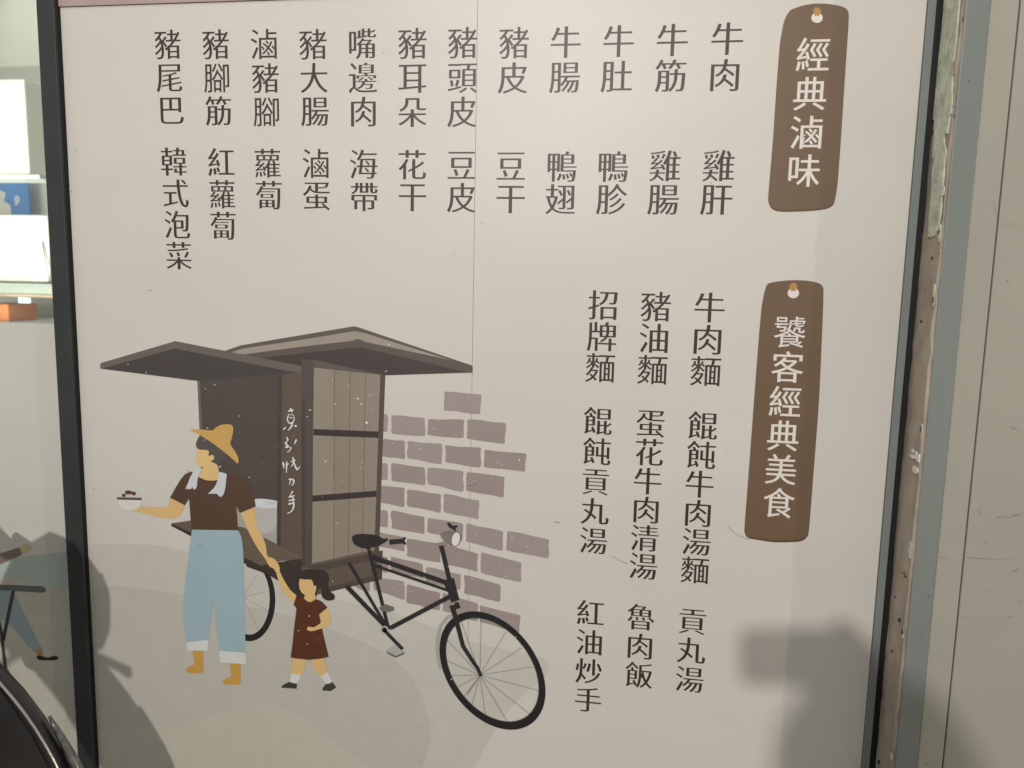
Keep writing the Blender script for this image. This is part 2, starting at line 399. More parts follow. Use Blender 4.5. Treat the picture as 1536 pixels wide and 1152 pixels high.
M_text = mat('brown_black_ink', alb((56, 44, 33)), rough=0.42, var=0.06, scale=40, spec=0.4)
M_white = mat('white_ink', alb((214, 207, 196)), rough=0.5, var=0.04, scale=40, spec=0.25)
YT = -0.00012
TOP = [('豬尾巴',(251.4,66.5),(258,166.1)),('豬腳筋',(323.5,66.5),(327.4,166.5)),('滷豬腳',(395.5,66.1),(399.3,167.9)),('豬大腸',(469.4,66.5),(472.3,168)),
 ('嘴邊肉',(544,65.9),(545,167.5)),('豬耳朵',(618.6,65.1),(618.6,168.8)),('豬頭皮',(693.8,64.1),(692.6,168)),('豬皮',(771.1,64.3),(769,117.1)),
 ('牛腸',(848.5,63.2),(846.9,116.9)),('牛肚',(927.8,61.6),(924.8,115.1)),('牛筋',(1008.6,60),(1005.7,113.9)),('牛肉',(1091,58.1),(1087.3,112.8)),
 ('韓式泡菜',(260.4,242.4),(268.2,383.6)),('紅蘿蔔',(331.7,243),(334.8,338.7)),('蘿蔔',(401.4,244.9),(403.4,292.8)),('滷蛋',(473.3,245.3),(474.8,294.7)),
 ('海帶',(545.5,246.3),(546.3,295.5)),('花干',(618.4,247.1),(618.6,296.7)),('豆皮',(692.4,248),(691.8,296.7)),('豆干',(766.3,249.2),(765.9,299.4)),
 ('鴨翅',(843.1,249.8),(840.7,299)),('鴨胗',(920.2,249.8),(917.3,299)),('雞腸',(997.8,248.8),(994.8,300.2)),('雞肝',(1078.2,248.6),(1074.5,300.4))]
LOW = [('招牌麵',(904.2,457.7),(900.3,551.8)),('豬油麵',(983.7,459.8),(978.6,554.6)),('牛肉麵',(1064.4,461.4),(1058.5,556.9)),
 ('餛飩貢丸湯',(896.9,631.6),(890.4,811.3)),('蛋花牛肉清湯',(975.8,636),(965,849.6)),('餛飩牛肉湯麵',(1054.2,638.4),(1042.3,855.3)),
 ('紅油炒手',(885.7,919.2),(882,1049.5)),('魯肉飯',(961.4,925.8),(958.3,1012.7)),('貢丸湯',(1038.6,932.9),(1034.5,1019.4))]
for t, a, b_ in TOP: column('menu_item', t, a, b_, 0.0436, M_text, panel, YT, 0.0135, -0.009, 0.97)
for t, a, b_ in LOW: column('menu_item', t, a, b_, 0.0437 if len(t) == 3 and '麵' in t else 0.0418, M_text, panel, YT, 0.0135, -0.009, 0.97)

# ---- the two hanging tags -------------------------------------------------
def zpts(org, s, pts): return Z(org, s, pts)
T1 = zpts((1136,0), 3.84, [(142,180),(152,130),(168,90),(190,60),(215,47),(270,30),(345,20),(420,24),(480,35),(512,50),(525,72),(527,110),(515,300),(500,520),(480,830),(462,1060),(445,1165),(432,1186),(400,1203),(330,1214),(250,1219),(150,1221),(100,1213),(74,1190),(62,1150),(70,1040),(90,800),(110,500),(130,250)])
T2 = zpts((1136,300), 3.84, [(22,640),(36,550),(50,500),(62,482),(110,470),(200,462),(290,465),(350,478),(375,495),(381,520),(380,600),(372,800),(355,1160),(325,1560),(298,1900),(290,1935),(265,1960),(220,1970),(100,1972),(0,1958),(-50,1948),(-68,1930),(-75,1900),(-60,1700),(-30,1300),(0,900)])
M_tag = mat('brown_tag_print', alb((107, 85, 64)), rough=0.42, var=0.05, scale=12, spec=0.4)
def name_tag(outline, text, a, b_, size, hole):
    y0 = -0.00006
    t = flat('name_tag_edge', [[(p[0], p[1]) for p in smooth(outline, 4)]], ink((92, 66, 46)), None, y0)
    kid(t, panel)
    cxm = sum(p[0] for p in outline)/len(outline); top = min(p[1] for p in outline); bot = max(p[1] for p in outline)
    up = []
    for p in smooth(outline, 4):
        k = max(0.0, (p[1]-(bot-16))/16)      # the face stops a little above the lower edge: the tag's drawn thickness
        up.append((p[0]+(cxm-p[0])*0.012*k, p[1]-3.6*k))
    f = kid(flat('name_tag', [up], M_tag, None, y0-0.00005), panel)
    h = flat('hole', [ell(hole[0], hole[1]+2.2, 8.6, 7.6, 28)], ink((216, 208, 196)), None, y0-0.0001); h.parent = f; h.matrix_parent_inverse = f.matrix_world.inverted()
    nl = flat('nail', [[(hole[0]+(7.0 if k % 2 else 5.2)*math.cos(k*math.pi/8), hole[1]-7+(7.5 if k % 2 else 5.6)*math.sin(k*math.pi/8)) for k in range(16)]], ink((170, 128, 66)), None, y0-0.00015)
    nl.parent = f
    c = column('lettering', text, a, b_, size, M_white, panel, y0-0.0002, 0.010, 0.0, 0.96)
    c.parent = f; c.matrix_parent_inverse = Matrix()
    for o in (h, nl, c):
        o.parent = f; o.matrix_parent_inverse = f.matrix_parent_inverse.inverted() @ Matrix.Translation(-panel.location) if False else Matrix.Identity(4)
    return f
name_tag(T1, '經典滷味', (1219.6,81.3), (1206.3,256), 0.0440, (1225.5, 24.5))
name_tag(T2, '饕客經典美食', (1184.7,498.2), (1168.3,754.2), 0.0445, (1190, 437.5))

# ------------------------------------------------------------------ drawing on the panel
def part(name, polys, c, parent=None, m=None, Y=None):
    o = flat(name, polys, m or ink(c), None, Y)
    if parent is None: return kid(o, panel)
    o.parent = parent; return o
LAY[0] = 1
# ground and hills
part('printed_ground', [smooth([(100,822,1),(136,818),(161,816),(222,817),(252,821),(286,829),(380,850),(440,872),(503,898),(541,907),(602,922),(651,941),(706,961),(749,973),(804,984),(820,990),(824,999),(818,1014),(804,1026),(774,1054),(749,1085),(731,1115),(712,1152),(690,1240,1),(100,1240,1)])], (190,185,173))
part('printed_ground_shade', [smooth([(100,900,1),(160,880),(260,890),(400,915),(500,945),(570,975),(593,990),(612,1008),(630,1039),(642,1069),(645,1100),(642,1124),(633,1152),(600,1240,1),(100,1240,1)])], (182,177,165))
part('printed_hill', [smooth([(100,1096,1),(148,1094),(203,1092),(252,1088),(301,1077),(344,1065),(384,1058),(415,1060),(445,1071),(476,1094),(512,1121),(552,1149),(640,1240,1),(100,1240,1)])], (186,181,164))
# bricks
Z6, Z7, ZB6 = ((560,570),5.12), ((500,760),5.12), ((660,780),7.68)
BR = [(Z6,q) for q in (
 [(545,88),(830,112),(820,263),(543,235)],[(70,263),(110,265),(110,398),(66,395)],[(138,270),(395,292),(398,433),(138,412)],[(422,300),(700,305),(692,447),(415,422)],[(722,302),(1017,330),(1010,492),(717,450)],
 [(75,452),(243,465),(243,610),(62,583)],[(262,468),(527,490),(525,648),(262,600)],[(550,500),(828,520),(825,675),(553,632)],[(853,535),(1178,565),(1165,705),(850,672)],
 [(62,638),(110,642),(110,768),(56,765)],[(140,637),(395,672),(398,810),(140,775)],[(415,672),(693,700),(690,862),(418,800)],[(717,707),(1008,745),(1000,905),(713,850)],
 [(58,812),(240,828),(238,978),(52,940)],[(258,840),(520,878),(515,1022),(260,970)],[(540,872),(813,925),(808,1070),(540,1015)],[(48,998),(112,1005),(112,1133),(42,1125)])]
BR += [(Z7,q) for q in (
 [(443,28),(700,78),(700,212),(447,165)],[(725,87),(998,130),(992,255),(722,200)],[(1022,128),(1305,190),(1300,342),(1018,268)],
 [(335,190),(545,235),(545,345),(335,300)],[(565,245),(825,285),(822,430),(565,380)],[(845,285),(1112,362),(1108,500),(842,440)],[(1135,350),(1445,430),(1443,580),(1133,510)],
 [(300,370),(418,390),(415,510),(300,480)],[(442,382),(688,440),(686,548),(445,500)],[(712,462),(980,520),(975,640),(712,585)],[(1002,522),(1285,600),(1280,733),(1005,668)],
 [(150,600),(280,575),(280,650),(200,635)],[(308,545),(545,575),(545,720),(310,640)],[(565,595),(820,660),(818,797),(562,740)],[(840,660),(1112,745),(1108,882),(840,800)],[(1122,757),(1438,835),(1426,968),(1125,885)])]
BR += [(ZB6, [(775,125),(1258,225),(1250,445),(762,350)])]
LB = LAY[0]+1
for (org, s), q in BR:
    c = [Vector(p) for p in Z(org, s, q)]; out = []
    for i in range(4):
        a, b_ = c[i], c[(i+1) % 4]; d = b_-a; nn = Vector((d.y, -d.x)).normalized(); L = d.length
        rr = min(0.25*L, random.uniform(1.2, 3.0)); out.append(a+d.normalized()*rr)
        if L > 25:
            for t in (0.33, 0.66): out.append(a+d*t+nn*random.uniform(-0.9, 0.9))
        out.append(b_-d.normalized()*min(0.25*L, random.uniform(1.2, 3.0)))
    pb = part('printed_brick', [smooth([tuple(p) for p in out], 4)], random.choice([(151,137,131),(148,133,127),(153,139,135)]), Y=-STEP*LB)
LAY[0] = LB

# rear wheel of the cart
cart = part('printed_cart', [[(296,571),(456,556),(456,846),(365,806),(306,786)]], (78,69,64))
E1, E2 = ell(374,900,39,62,64), ell(374,898,30.5,54,64)
sp = [stroke([(364,896),p],0.7) for p in ((386,862),(398,888),(402,916),(389,947))]
part('spokes', sp, (140,136,128), cart)
o = ring('cart_wheel', E1, E2, ink((34,32,30)), None); o.parent = cart
z1, z2, z3, z4, z5, z8 = ((140,470),5.12), ((420,470),5.12), ((160,620),5.12), ((240,820),5.12), ((420,590),5.12), ((340,720),5.908)
part('under_body', [[(385,848),(452,838),(462,905),(447,908),(425,876),(402,862),(370,850),(366,838)]], (56,48,44), cart)
part('side_board', [[(296,571),(300,570.5),(309,785),(305,783)]], (104,94,86), cart)
part('pot_shadow', [[(352,748),(384,758),(416,761),(416,822),(378,806),(356,797)]], (160,157,148), cart)
part('pot_body', [smooth([(381,757,1),(416,760,1),(416,786,1),(409,796),(398,800),(386,797),(379,785)])], (178,175,168), cart)
part('pot_rim', [smooth([(381.5,749,1),(390,748),(402,749),(415.8,751.3,1),(415.8,761.5,1),(399,762.3),(383,760.6,1)])], (200,202,200), cart)
part('pot_opening', [smooth([(396,753),(406,752.5),(414,754,1),(413,757),(402,757)])], (184,188,186), cart)
part('sign_board', [[(422,563),(456,556),(456,846),(417,828)]], (91,78,68), cart)
part('sign_board_edge', [[(417,563),(423,563),(421,829),(415,826)]], (70,60,53), cart)
part('shelf_edge', [[(257,785),(392,848),(452,837),(452,846),(392,857),(335,830),(257,789)]], (58,49,43), cart)
part('shelf_top', [[(257,785),(290,780),(365,791),(451,834),(452,838),(420,842),(392,848.5)]], (100,87,74), cart)
part('lower_box', [[(452,850),(468,844.5),(574,825.6),(573,869),(494,888),(455,897)]], (93,81,70), cart)
part('box_end', [[(562,829),(574,825.6),(573,869),(560.5,872)]], (72,62,55), cart)
part('box_top_band', [[(460,850),(573.6,827),(573.6,838),(480,856)]], (78,67,58), cart)
part('box_lower_band', [[(494,880),(573,860.5),(573,869),(494,888)]], (78,67,58), cart)
part('plank_backing', [[(469,540),(571.5,558),(562.5,829),(466,847)]], (96,86,74), cart)
tp = [(470.5,540),(501.6,546.2),(525.5,550.8),(548.5,555),(571,559)]; bt = [(467.2,845.2),(500.8,838),(522.8,833),(543.6,828.6),(562,825)]
YP = lay()
for i in range(4):
    g = 0.45
    part('plank', [[(tp[i][0]+g,tp[i][1]),(tp[i+1][0]-g,tp[i+1][1]),(bt[i+1][0]-g,bt[i+1][1]),(bt[i][0]+g,bt[i][1])]], [(141,130,115),(136,125,110),(138,126,111),(139,128,113)][i], cart, Y=YP)
YP = lay()
part('crossbar', [[(470.2,643.4),(569,647.3),(568.5,657),(470,653)]], (56,47,45), cart, Y=YP)
part('crossbar', [[(468.8,743.3),(566,736),(565.2,745),(468.6,752.7)]], (56,47,45), cart, Y=YP)
part('corner_post', [[(451.6,536),(470.6,538),(468,846),(462,850),(453,850)]], (82,72,66), cart)
part('corner_post', [[(451.6,536),(458,537),(457.5,848),(453,850)]], (72,62,56), cart)
part('rear_post', [[(570.8,556),(578,560),(568.5,827),(561.7,829)]], (84,72,63), cart)
roof = part('roof', [[(335,527),(361,518),(530,489.5),(534,489.7),(707.5,548),(709,551),(709,559),(578,563),(440,548),(340,532)]], (92,82,74), cart)
part('roof_face', [[(346,528.6),(365,522.7),(440,511.6),(530,497),(534,497),(548,500),(688,544),(615,531),(545,513),(537,510),(440,522),(363,533)]], (150,140,126), cart)
part('roof_beam', [[(363,532),(440,521.5),(529,511),(533,508.8),(538,508.6),(544,510.5),(547,512.5),(682,541.5),(708.8,549.5),(708.8,557),(690,556),(545,522),(530,521),(440,531),(400,545)]], (90,79,71), cart)
part('roof_underside', [[(388,537),(440,531.3),(530,521.4),(545,521.8),(700,558),(578,563),(469,539.4),(452,540),(452,552)]], (67,57,53), cart)
part('awning', [[(150.4,544.8),(263,511.6),(452,549),(452,560),(296,571.2),(150.4,553)]], (101,92,85), cart)
part('awning_underside', [[(152,553.2),(262,522.7),(448,559.6),(296,571.4)]], (69,62,59), cart)
part('corner_post', [[(451.6,539),(470.6,540),(470.3,600),(451.8,600)]], (82,72,66), cart)
# brush writing on the sign board
zc = ((410,600),6.065)
CH = [([(135,100),(185,90)],13),([(155,75),(172,112)],15),([(140,128),(128,180),(152,212),(186,190),(182,140),(146,130)],11),([(145,158),(180,166)],9),([(176,195),(162,245),(133,276)],15),([(90,268),(114,248)],13),([(192,232),(214,242)],17),
 ([(120,340),(134,368),(110,395),(138,402),(114,430),(160,425),(152,455),(128,476)],15),([(211,358),(192,402)],13),
 ([(88,565),(98,622)],15),([(122,558),(119,662)],14),([(112,592),(142,580)],9),([(175,520),(188,560),(162,606)],13),([(160,562),(202,545)],11),([(186,570),(216,632),(240,604)],15),
 ([(138,722),(156,722),(146,768)],13),([(164,718),(186,732),(180,764),(164,776)],14),
 ([(178,828),(150,872)],12),([(138,884),(196,870)],13),([(140,916),(198,904)],13),([(134,948),(190,936)],13),([(174,868),(186,955),(168,1008),(126,1034)],14)]
LC = lay()
for k, (pts, wd) in enumerate(CH):
    part('brush_stroke', [rstroke(Z(*zc, pts), wd/6.065)], (222,220,210), cart, Y=LC-STEP*0.2*(k % 5))
lay()
# woman
wom = part('printed_woman_shirt', [smooth(Z(*z3, [(650,447,1),(605,466),(570,505),(530,570),(485,650,1),(600,708,1),(632,655,1),(642,780),(650,900,1),(1008,902,1),(1003,800),(995,710,1),(1022,765,1),(1145,715,1),(1130,640),(1105,575),(1060,515),(1000,475),(930,458,1),(860,500,1),(780,518),(705,485,1)]))], (82,62,46))
part('trousers', [smooth([(288,794.5,1),(357,795.5,1),(362,806),(364.5,825),(366,860),(367.5,930),(368,979.5,1),(329,976.5,1),(325,945),(322,915),(319.7,893,1),(318,920),(312.6,960,1),(280,964,1),(276.5,940),(275,914),(276,888),(280,855),(284,824)])], (152,173,177), wom)
part('trouser_cuff', [Z(*z4, [(205,735),(372,715),(365,798),(212,798)])], (203,205,196), wom)
part('trouser_cuff', [Z(*z4, [(455,800),(657,816),(662,902),(460,890)])], (203,205,196), wom)
SK, SK2 = (212,176,116), (192,148,70)
part('foot', [smooth(Z(*z4, [(246,799,1),(330,799,1),(331,930),(328,966),(270,970),(212,966),(198,948),(222,922),(258,908),(266,895)]))], SK2, wom)
part('foot', [smooth(Z(*z4, [(536,897,1),(618,898,1),(618,1030),(606,1058),(550,1060),(492,1056),(478,1038),(500,1018),(542,1000),(545,985)]))], SK2, wom)
part('arm', [smooth(Z(*z3, [(486,648,1),(600,706,1),(586,745),(560,785),(520,806),(470,808),(400,796),(300,770),(240,756),(200,744),(228,726),(260,717),(330,717),(455,722),(475,705)]))], SK, wom)
part('arm', [smooth(Z(*z8, [(122,294,1),(258,242,1),(262,395),(285,440),(330,530),(348,590),(358,660),(372,682),(400,688),(440,718),(468,772),(468,802),(440,818),(415,785),(380,765),(345,705),(265,590),(190,450),(140,330)]))], SK, wom)
part('hair', [smooth(Z(*z3, [(722,172),(695,205),(685,245),(705,275),(760,282),(785,295),(800,345),(830,382),(865,388),(900,365),(925,330),(800,205)]))], (84,76,72), wom)
part('face', [smooth(Z(*z3, [(700,283),(735,280),(775,284),(785,296),(782,322),(790,328),(808,318),(825,332),(818,358),(800,370),(845,392),(860,430),(862,510,1),(815,516),(760,512),(702,486,1),(722,450),(738,412,1),(715,404),(695,385),(686,350),(688,305)]))], (214,180,122), wom)
part('towel', [smooth(Z(*z3, [(665,447,1),(690,440),(734,424,1),(702,490),(692,560),(678,584),(664,578),(656,560),(648,580),(606,580,1),(622,540),(642,490)]))], (198,201,200), wom)
part('towel', [smooth(Z(*z3, [(862,450,1),(890,455),(922,466,1),(912,560),(900,615),(880,640),(862,636),(845,618),(778,618,1),(825,570),(850,520)]))], (198,201,200), wom)
part('straw_hat', [smooth(Z(*z3, [(632,122,1),(720,124),(790,130),(815,130),(835,112),(875,90),(925,84),(962,92),(972,120),(966,170),(950,230),(960,255),(985,290),(1008,335),(1014,368),(1004,387,1),(960,345),(900,295),(800,220),(720,170)]))], (196,156,88), wom)
part('bowl', [smooth(Z(*z3, [(84,664,1),(268,666,1),(264,700),(240,730),(205,742),(160,746),(120,736),(95,705)]))], (212,206,196), wom)
part('bowl_rim', [Z(*z3, [(80,644),(268,648),(268,668),(80,662)])], (92,80,70), wom)
part('meatballs', [ell(160+x/5.12, 620+y/5.12, q/5.12, q*0.85/5.12, 14) for x, y, q in ((131,630,15),(208,616,17))]+[smooth(Z(*z3, [(140,604),(155,592),(178,594),(198,602),(200,614),(175,622),(150,622)]))], (96,66,44), wom)
# girl
girl = part('printed_girl_dress', [smooth(Z(*z4, [(1046,384),(1108,388,1),(1135,415),(1160,422),(1195,402,1),(1240,420),(1284,466,1),(1255,508),(1222,522,1),(1240,610),(1270,740),(1296,846,1),(1220,864),(1150,870),(1070,864),(1003,850,1),(1018,740),(1030,620),(1047,472),(1030,452),(1030,412)]))], (86,46,29))
part('arm', [smooth(Z(*z4, [(893,192),(915,178),(926,205),(960,270),(1000,332),(1048,374,1),(1030,432,1),(980,390),(930,320),(905,245)]))], SK, girl)
part('arm', [smooth(Z(*z4, [(1222,522,1),(1282,472,1),(1306,525),(1308,585),(1285,612),(1190,644),(1150,648),(1127,632),(1142,615),(1182,618),(1238,578)]))], SK, girl)
part('leg', [smooth(Z(*z4, [(1020,858,1),(1116,866,1),(1110,930),(1086,992,1),(1006,972,1),(1012,920)]))], SK, girl)
part('leg', [smooth(Z(*z4, [(1160,868,1),(1256,858,1),(1272,915),(1290,962,1),(1233,998,1),(1190,950)]))], SK, girl)
part('sock', [Z(*z4, [(1008,970),(1086,990),(1052,1052),(995,1040)])], (206,205,196), girl)
part('sock', [Z(*z4, [(1231,998),(1288,963),(1323,1040),(1275,1056)])], (206,205,196), girl)
part('shoe', [smooth(Z(*z4, [(995,1037,1),(1020,1050),(1051,1050,1),(1049,1091,1),(930,1083,1),(945,1062)]))], (60,58,48), girl)
part('shoe', [smooth(Z(*z4, [(1275,1054,1),(1300,1052),(1322,1038,1),(1353,1080,1),(1312,1109,1),(1246,1104,1),(1252,1082)]))], (60,58,48), girl)
part('hair', [smooth(Z(*z4, [(1050,372),(1040,290),(1055,220),(1090,185),(1150,174),(1215,176),(1272,190),(1298,232),(1292,300),(1310,345),(1340,372),(1336,405),(1292,415),(1255,398),(1240,370),(1238,320),(1205,345),(1195,390),(1120,388),(1075,385)]))], (54,44,40), girl)
part('face', [smooth(Z(*z4, [(1075,246,1),(1110,252),(1160,254),(1172,268),(1180,300,1),(1200,304),(1196,340),(1190,360),(1192,400),(1160,424),(1130,418),(1105,395,1),(1112,372),(1088,352),(1072,320),(1068,275)]))], (212,176,116), girl)
# bicycle
z7, zw = Z7, ((560,890),5.12)
BK = (40,37,36)
bike = part('printed_bicycle_frame', [stroke(Z(*z7, q), wd/5.12) for q, wd in (([(268,312),(425,945)],27),)], BK)
part('rear_pedal', [Z(*z7, [(350,775),(400,748),(467,772),(465,797),(420,812),(362,797)])], (108,103,98), bike)
o = part('fender', [stroke([tuple(p) for p in Z(*zw, [(640,160),(570,185),(520,245),(497,320),(490,400),(497,490),(518,580)])], 5.2)], (164,160,150), bike)
SPK = [(570,360),(555,512),(590,633),(635,725),(690,805),(750,885),(865,965),(1040,1008),(1205,930),(1265,745),(1220,565),(1140,418),(1018,295),(828,200),(675,215)]
part('spokes', [stroke(Z(*zw, [(818+(e[0]-818)*0.03, 628+(e[1]-628)*0.03), e]), 0.75) for e in SPK], (128,124,116), bike)
part('stand', [stroke(Z(*zw, [(806,650),(722,778)]), 1.6)], (140,137,128), bike)
OUT = Z(*zw, ell(915,593,407,425,90,162)); INN = Z(*zw, ell(914,588,356,369,90,146)); INN2 = Z(*zw, ell(908,592,372,385,90,152))
o = ring('front_wheel', OUT, INN, ink((30,29,28)), None); o.parent = bike
o = ring('wheel_rim', Z(*zw, ell(914,588,362,376,90,148)), Z(*zw, ell(914,588,355,368,90,146)), ink((58,58,56)), None); o.parent = bike
for q, wd, tp_ in (([(118,428),(402,912)],24,24),([(102,612),(402,922)],36,32),([(300,388),(885,590)],38,36),([(312,450),(885,645)],22,22),([(438,932),(892,692)],34,34),([(828,298),(892,565)],36,34)):
    part('tube', [stroke(Z(*z7, q), wd/5.12, tp_/5.12)], BK, bike)
part('tube_highlight', [stroke(Z(*z7, [(335,432),(868,612)]), 1.3)], (150,142,134), bike)
part('head_tube', [Z(*z7, [(845,575),(880,552),(925,548),(968,715),(905,738),(880,660),(850,600)])], BK, bike)
part('fork_crown', [Z(*z7, [(890,762),(935,752),(930,735),(960,733),(978,776),(945,787),(905,800)])], BK, bike)
part('fork', [stroke(Z(*zw, [(612,120),(640,220),(688,405),(755,510),(800,575),(828,636)]), 7.4, 4.6)], BK, bike)
part('crank', [ell(500+396/5.12, 760+942/5.12, 5.0, 5.0, 20)], (190,186,178), bike)
part('crank', [ell(500+392/5.12, 760+946/5.12, 4.0, 4.0, 20), stroke(Z(*z7, [(392,950),(532,1095)]), 5.0)], BK, bike)
part('pedal', [Z(*z7, [(408,1108),(415,1128),(478,1160),(545,1132),(545,1118),(470,1095)])], (96,94,88), bike)
part('pedal', [Z(*z7, [(408,1108),(470,1060),(545,1118),(480,1146)])], (168,166,156), bike)
part('saddle', [smooth(Z(*z7, [(143,245),(155,220),(200,210),(290,212),(345,225),(385,246),(414,242),(416,258),(390,278),(345,300),(280,318),(225,318),(165,292)]))], BK, bike)
part('handle_grip', [smooth(Z(*z7, [(432,252,1),(530,246,1),(542,234),(555,236),(556,248),(546,258),(552,272),(562,286),(548,292),(532,282,1),(436,292,1),(430,275)]))], BK, bike)
part('handle_grip', [smooth(Z(*z7, [(873,128),(893,124),(918,146),(948,143),(953,158),(938,164),(942,182),(928,184),(915,172),(890,158)]))], BK, bike)
part('lamp_arm', [Z(*z7, [(765,287),(860,262),(880,290),(830,300)])], (140,130,122), bike)
part('lamp_housing', [smooth(Z(*z7, [(823,215),(845,195),(895,182),(950,188),(975,215),(985,250),(955,295),(905,300),(860,270),(832,240)]))], (122,113,104), bike)
part('lamp_lens', [Z(*z7, ell(941,251,35,57,26,0,0.2))], (70,64,60), bike)
part('lamp_lens', [Z(*z7, ell(941,250,31,53,26,0,0.2))], (216,213,206), bike)
# white chips and flecks of the print
lay(); fl = []
def fleck(x, y, rr):
    n = random.randint(5, 8); a0 = random.uniform(0, 3); e = random.uniform(0.5, 1)
    fl.append([(x+rr*random.uniform(.7, 1.1)*math.cos(a0+2*math.pi*k/n), y+rr*e*random.uniform(.7, 1.1)*math.sin(a0+2*math.pi*k/n)) for k in range(n)])
for x, y, rr in ((537,598,2.6),(542,606,2.0),(550,634,3.2),(499,571,1.6),(523,579,1.6),(503,606,1.6),(558,615,1.5),(555,593,1.4),(560,593,1.0),(465,615,1.9),(461,625,1.3),(583,517,1.9),(579,557,1.6),(488,692,1.8),(544,694,1.6),(541,702,1.3),(513,723,1.3),(518,727,.9),(506,785,1.6),(651,643,2.0),(630,674,2.0),(692,651,1.3),(589,665,1.6),(695,700,1.2),(713,722,1.4),(738,718,1.5),(779,690,1.9),(747,695,1.2),(752,698,1.2),(192,547,1.6),(219,559,1.2),(308,583,1.5),(322,577,1.3),(359,624,1.4),(311,642,1.5),(330,700,2),(374,716,1.5),(307,660,1.2),(464,924,1.4),(448,946,1.3),(461,966,1.2),(476,960,1.1),(713,801,1.6),(768,807,1.8),(790,820,1.9),(751,844,1.7),(759,865,1.4),(708,868,1.3),(590,882,1.2),(616,887,1.4),(773,956,1.8),(677,1019,1.6),(672,850,1.1),(584,849,2.0),(636,869,1.6),(605,877,1.1),(424,842,1.2),(499,872,1.2)):
    fleck(x, y, rr*0.9)
for _ in range(70):
    x, y = random.uniform(470, 566), random.uniform(560, 826); fleck(x, y, random.choice((.35, .45, .6)))
for _ in range(34):
    x, y = random.uniform(300, 470), random.uniform(570, 840); fleck(x, y, random.choice((.35, .5, .6)))
for _ in range(34):
    x, y = random.uniform(580, 730), random.uniform(620, 900); fleck(x, y, random.choice((.35, .45, .6)))
o = part('print_flecks', fl, (206,200,188)); o['kind'] = 'stuff'
lay(); fl = []
for pts in ([(295,817),(302,818.6),(304,818)],[(699,730),(712,726),(716,725)],[(222,435),(227,436)],[(1092,790),(1104,801),(1124,810)],[(918,834),(930,841),(942,846)],[(832,783),(840,784)],[(280,705),(287,710),(288,713)],[(830,783),(838,783)],[(980,787),(982,790)]):
    fl.append(stroke(pts, 0.55))
for x, y in ((575,79),(723,335),(681,380),(107,287),(115,226),(632,1091),(1066,274),(140,733),(985,704)): fl.append(ell(x, y, .8, .7, 7))
o = part('scuff_marks', fl, (120,108,94)); o['kind'] = 'stuff'

# ------------------------------------------------------------------ black window frame post
post = thing('window_post', 'black powder-coated window post between the clear pane and the menu panel', 'window frame', (-0.86, 0, 0))
PX0 = 0.5*(fx(53, 0, -0.012)+fx(118, 1152, -0.012)); PX1 = 0.5*(fx(79, 0, -0.012)+fx(141, 1152, -0.012)); PX2 = 0.5*(fx(85, 0, 0)+fx(147, 1152, 0))
M_black = mat('black_powder_coat', (0.030, 0.034, 0.034), rough=0.55, var=0.15, scale=18, spec=0.4, bump=0.06, bscale=500)
kid(box('post_face', PX0, PX1, -0.012, 0.04, 0.0, 2.9, M_black, bev=0.0012), post)
kid(box('gasket', PX1+0.0004, PX2, -0.006, 0.0, 0.0, 2.9, mat('dark_gasket', (0.012, 0.012, 0.012), rough=0.5), bev=0.001), post)
kid(wobble_strip('sealant_bead', PX2+0.0002, 0.0, -0.0012, 0.45, 2.0, mat('tan_sealant', (0.20, 0.17, 0.11), rough=0.6), amp=0.0004), post)
for v in post.children[-1].data.vertices:      # the bead is narrow
    if v.co.x > PX2+0.01: v.co.x = PX2+0.0016

# ------------------------------------------------------------------ left window: clear above, printed film below
win = thing('left_window', 'glass window pane with a pale printed film on its lower half', 'window', (-1.2, 0.008, 0.4))
M_glass = bpy.data.materials.new('window_glass'); M_glass.use_nodes = True
g = M_glass.node_tree; g.nodes.remove(g.nodes['Principled BSDF'])
tr = g.nodes.new('ShaderNodeBsdfTransparent'); tr.inputs[0].default_value = (0.97, 0.975, 0.95, 1)
gl = g.nodes.new('ShaderNodeBsdfGlossy'); gl.inputs['Roughness'].default_value = 0.02
fr = g.nodes.new('ShaderNodeFresnel'); fr.inputs[0].default_value = 1.45
ms = g.nodes.new('ShaderNodeMixShader'); g.links.new(fr.outputs[0], ms.inputs[0]); g.links.new(tr.outputs[0], ms.inputs[1]); g.links.new(gl.outputs[0], ms.inputs[2])
g.links.new(ms.outputs[0], g.nodes['Material Output'].inputs[0])
XW0 = -1.9; ZF = px(40, 484.5, 0.006).z
kid(box('glass_pane', XW0, PX0-0.0005, 0.008, 0.013, 0.0, 2.9, M_glass), win)
film_x1 = 0.5*(fx(97, 1152, .006)+fx(90, 780, .006))
M_film = mat('pale_film', alb((196, 194, 180)), rough=0.5, var=0.03, scale=6, spec=0.3)
film = kid(box('printed_film', XW0, PX0-0.006, 0.0060, 0.0078, 0.0, ZF, M_film), win)
FY = 0.0058
def fpart(name, polys, c, dy):
    o = flat(name, polys, ink(c), None, FY-dy); return kid(o, win)
zl = ((0,780),3.094)
fpart('printed_hill', [smooth([(-330,825,1),(-150,830),(0,836),(60,832),(108,826,1),(125,1200,1),(-330,1200,1)])], (168,178,166), 0)
fpart('printed_ground', [smooth([(-330,850,1),(-100,858),(0,866),(50,876),(112,890,1),(125,1240,1),(-330,1240,1)])], (182,178,160), 0.00004)
fpart('printed_trousers', [smooth(Z(*zl, [(-300,300,1),(0,322),(62,338),(110,430),(150,510),(192,592,1),(160,612,1),(120,575),(60,500),(0,460),(-300,440,1)]))], (142,156,158), 0.00008)
fpart('printed_ankle', [Z(*zl, [(160,608),(192,592),(202,628),(180,638)])], (172,128,96), 0.00012)
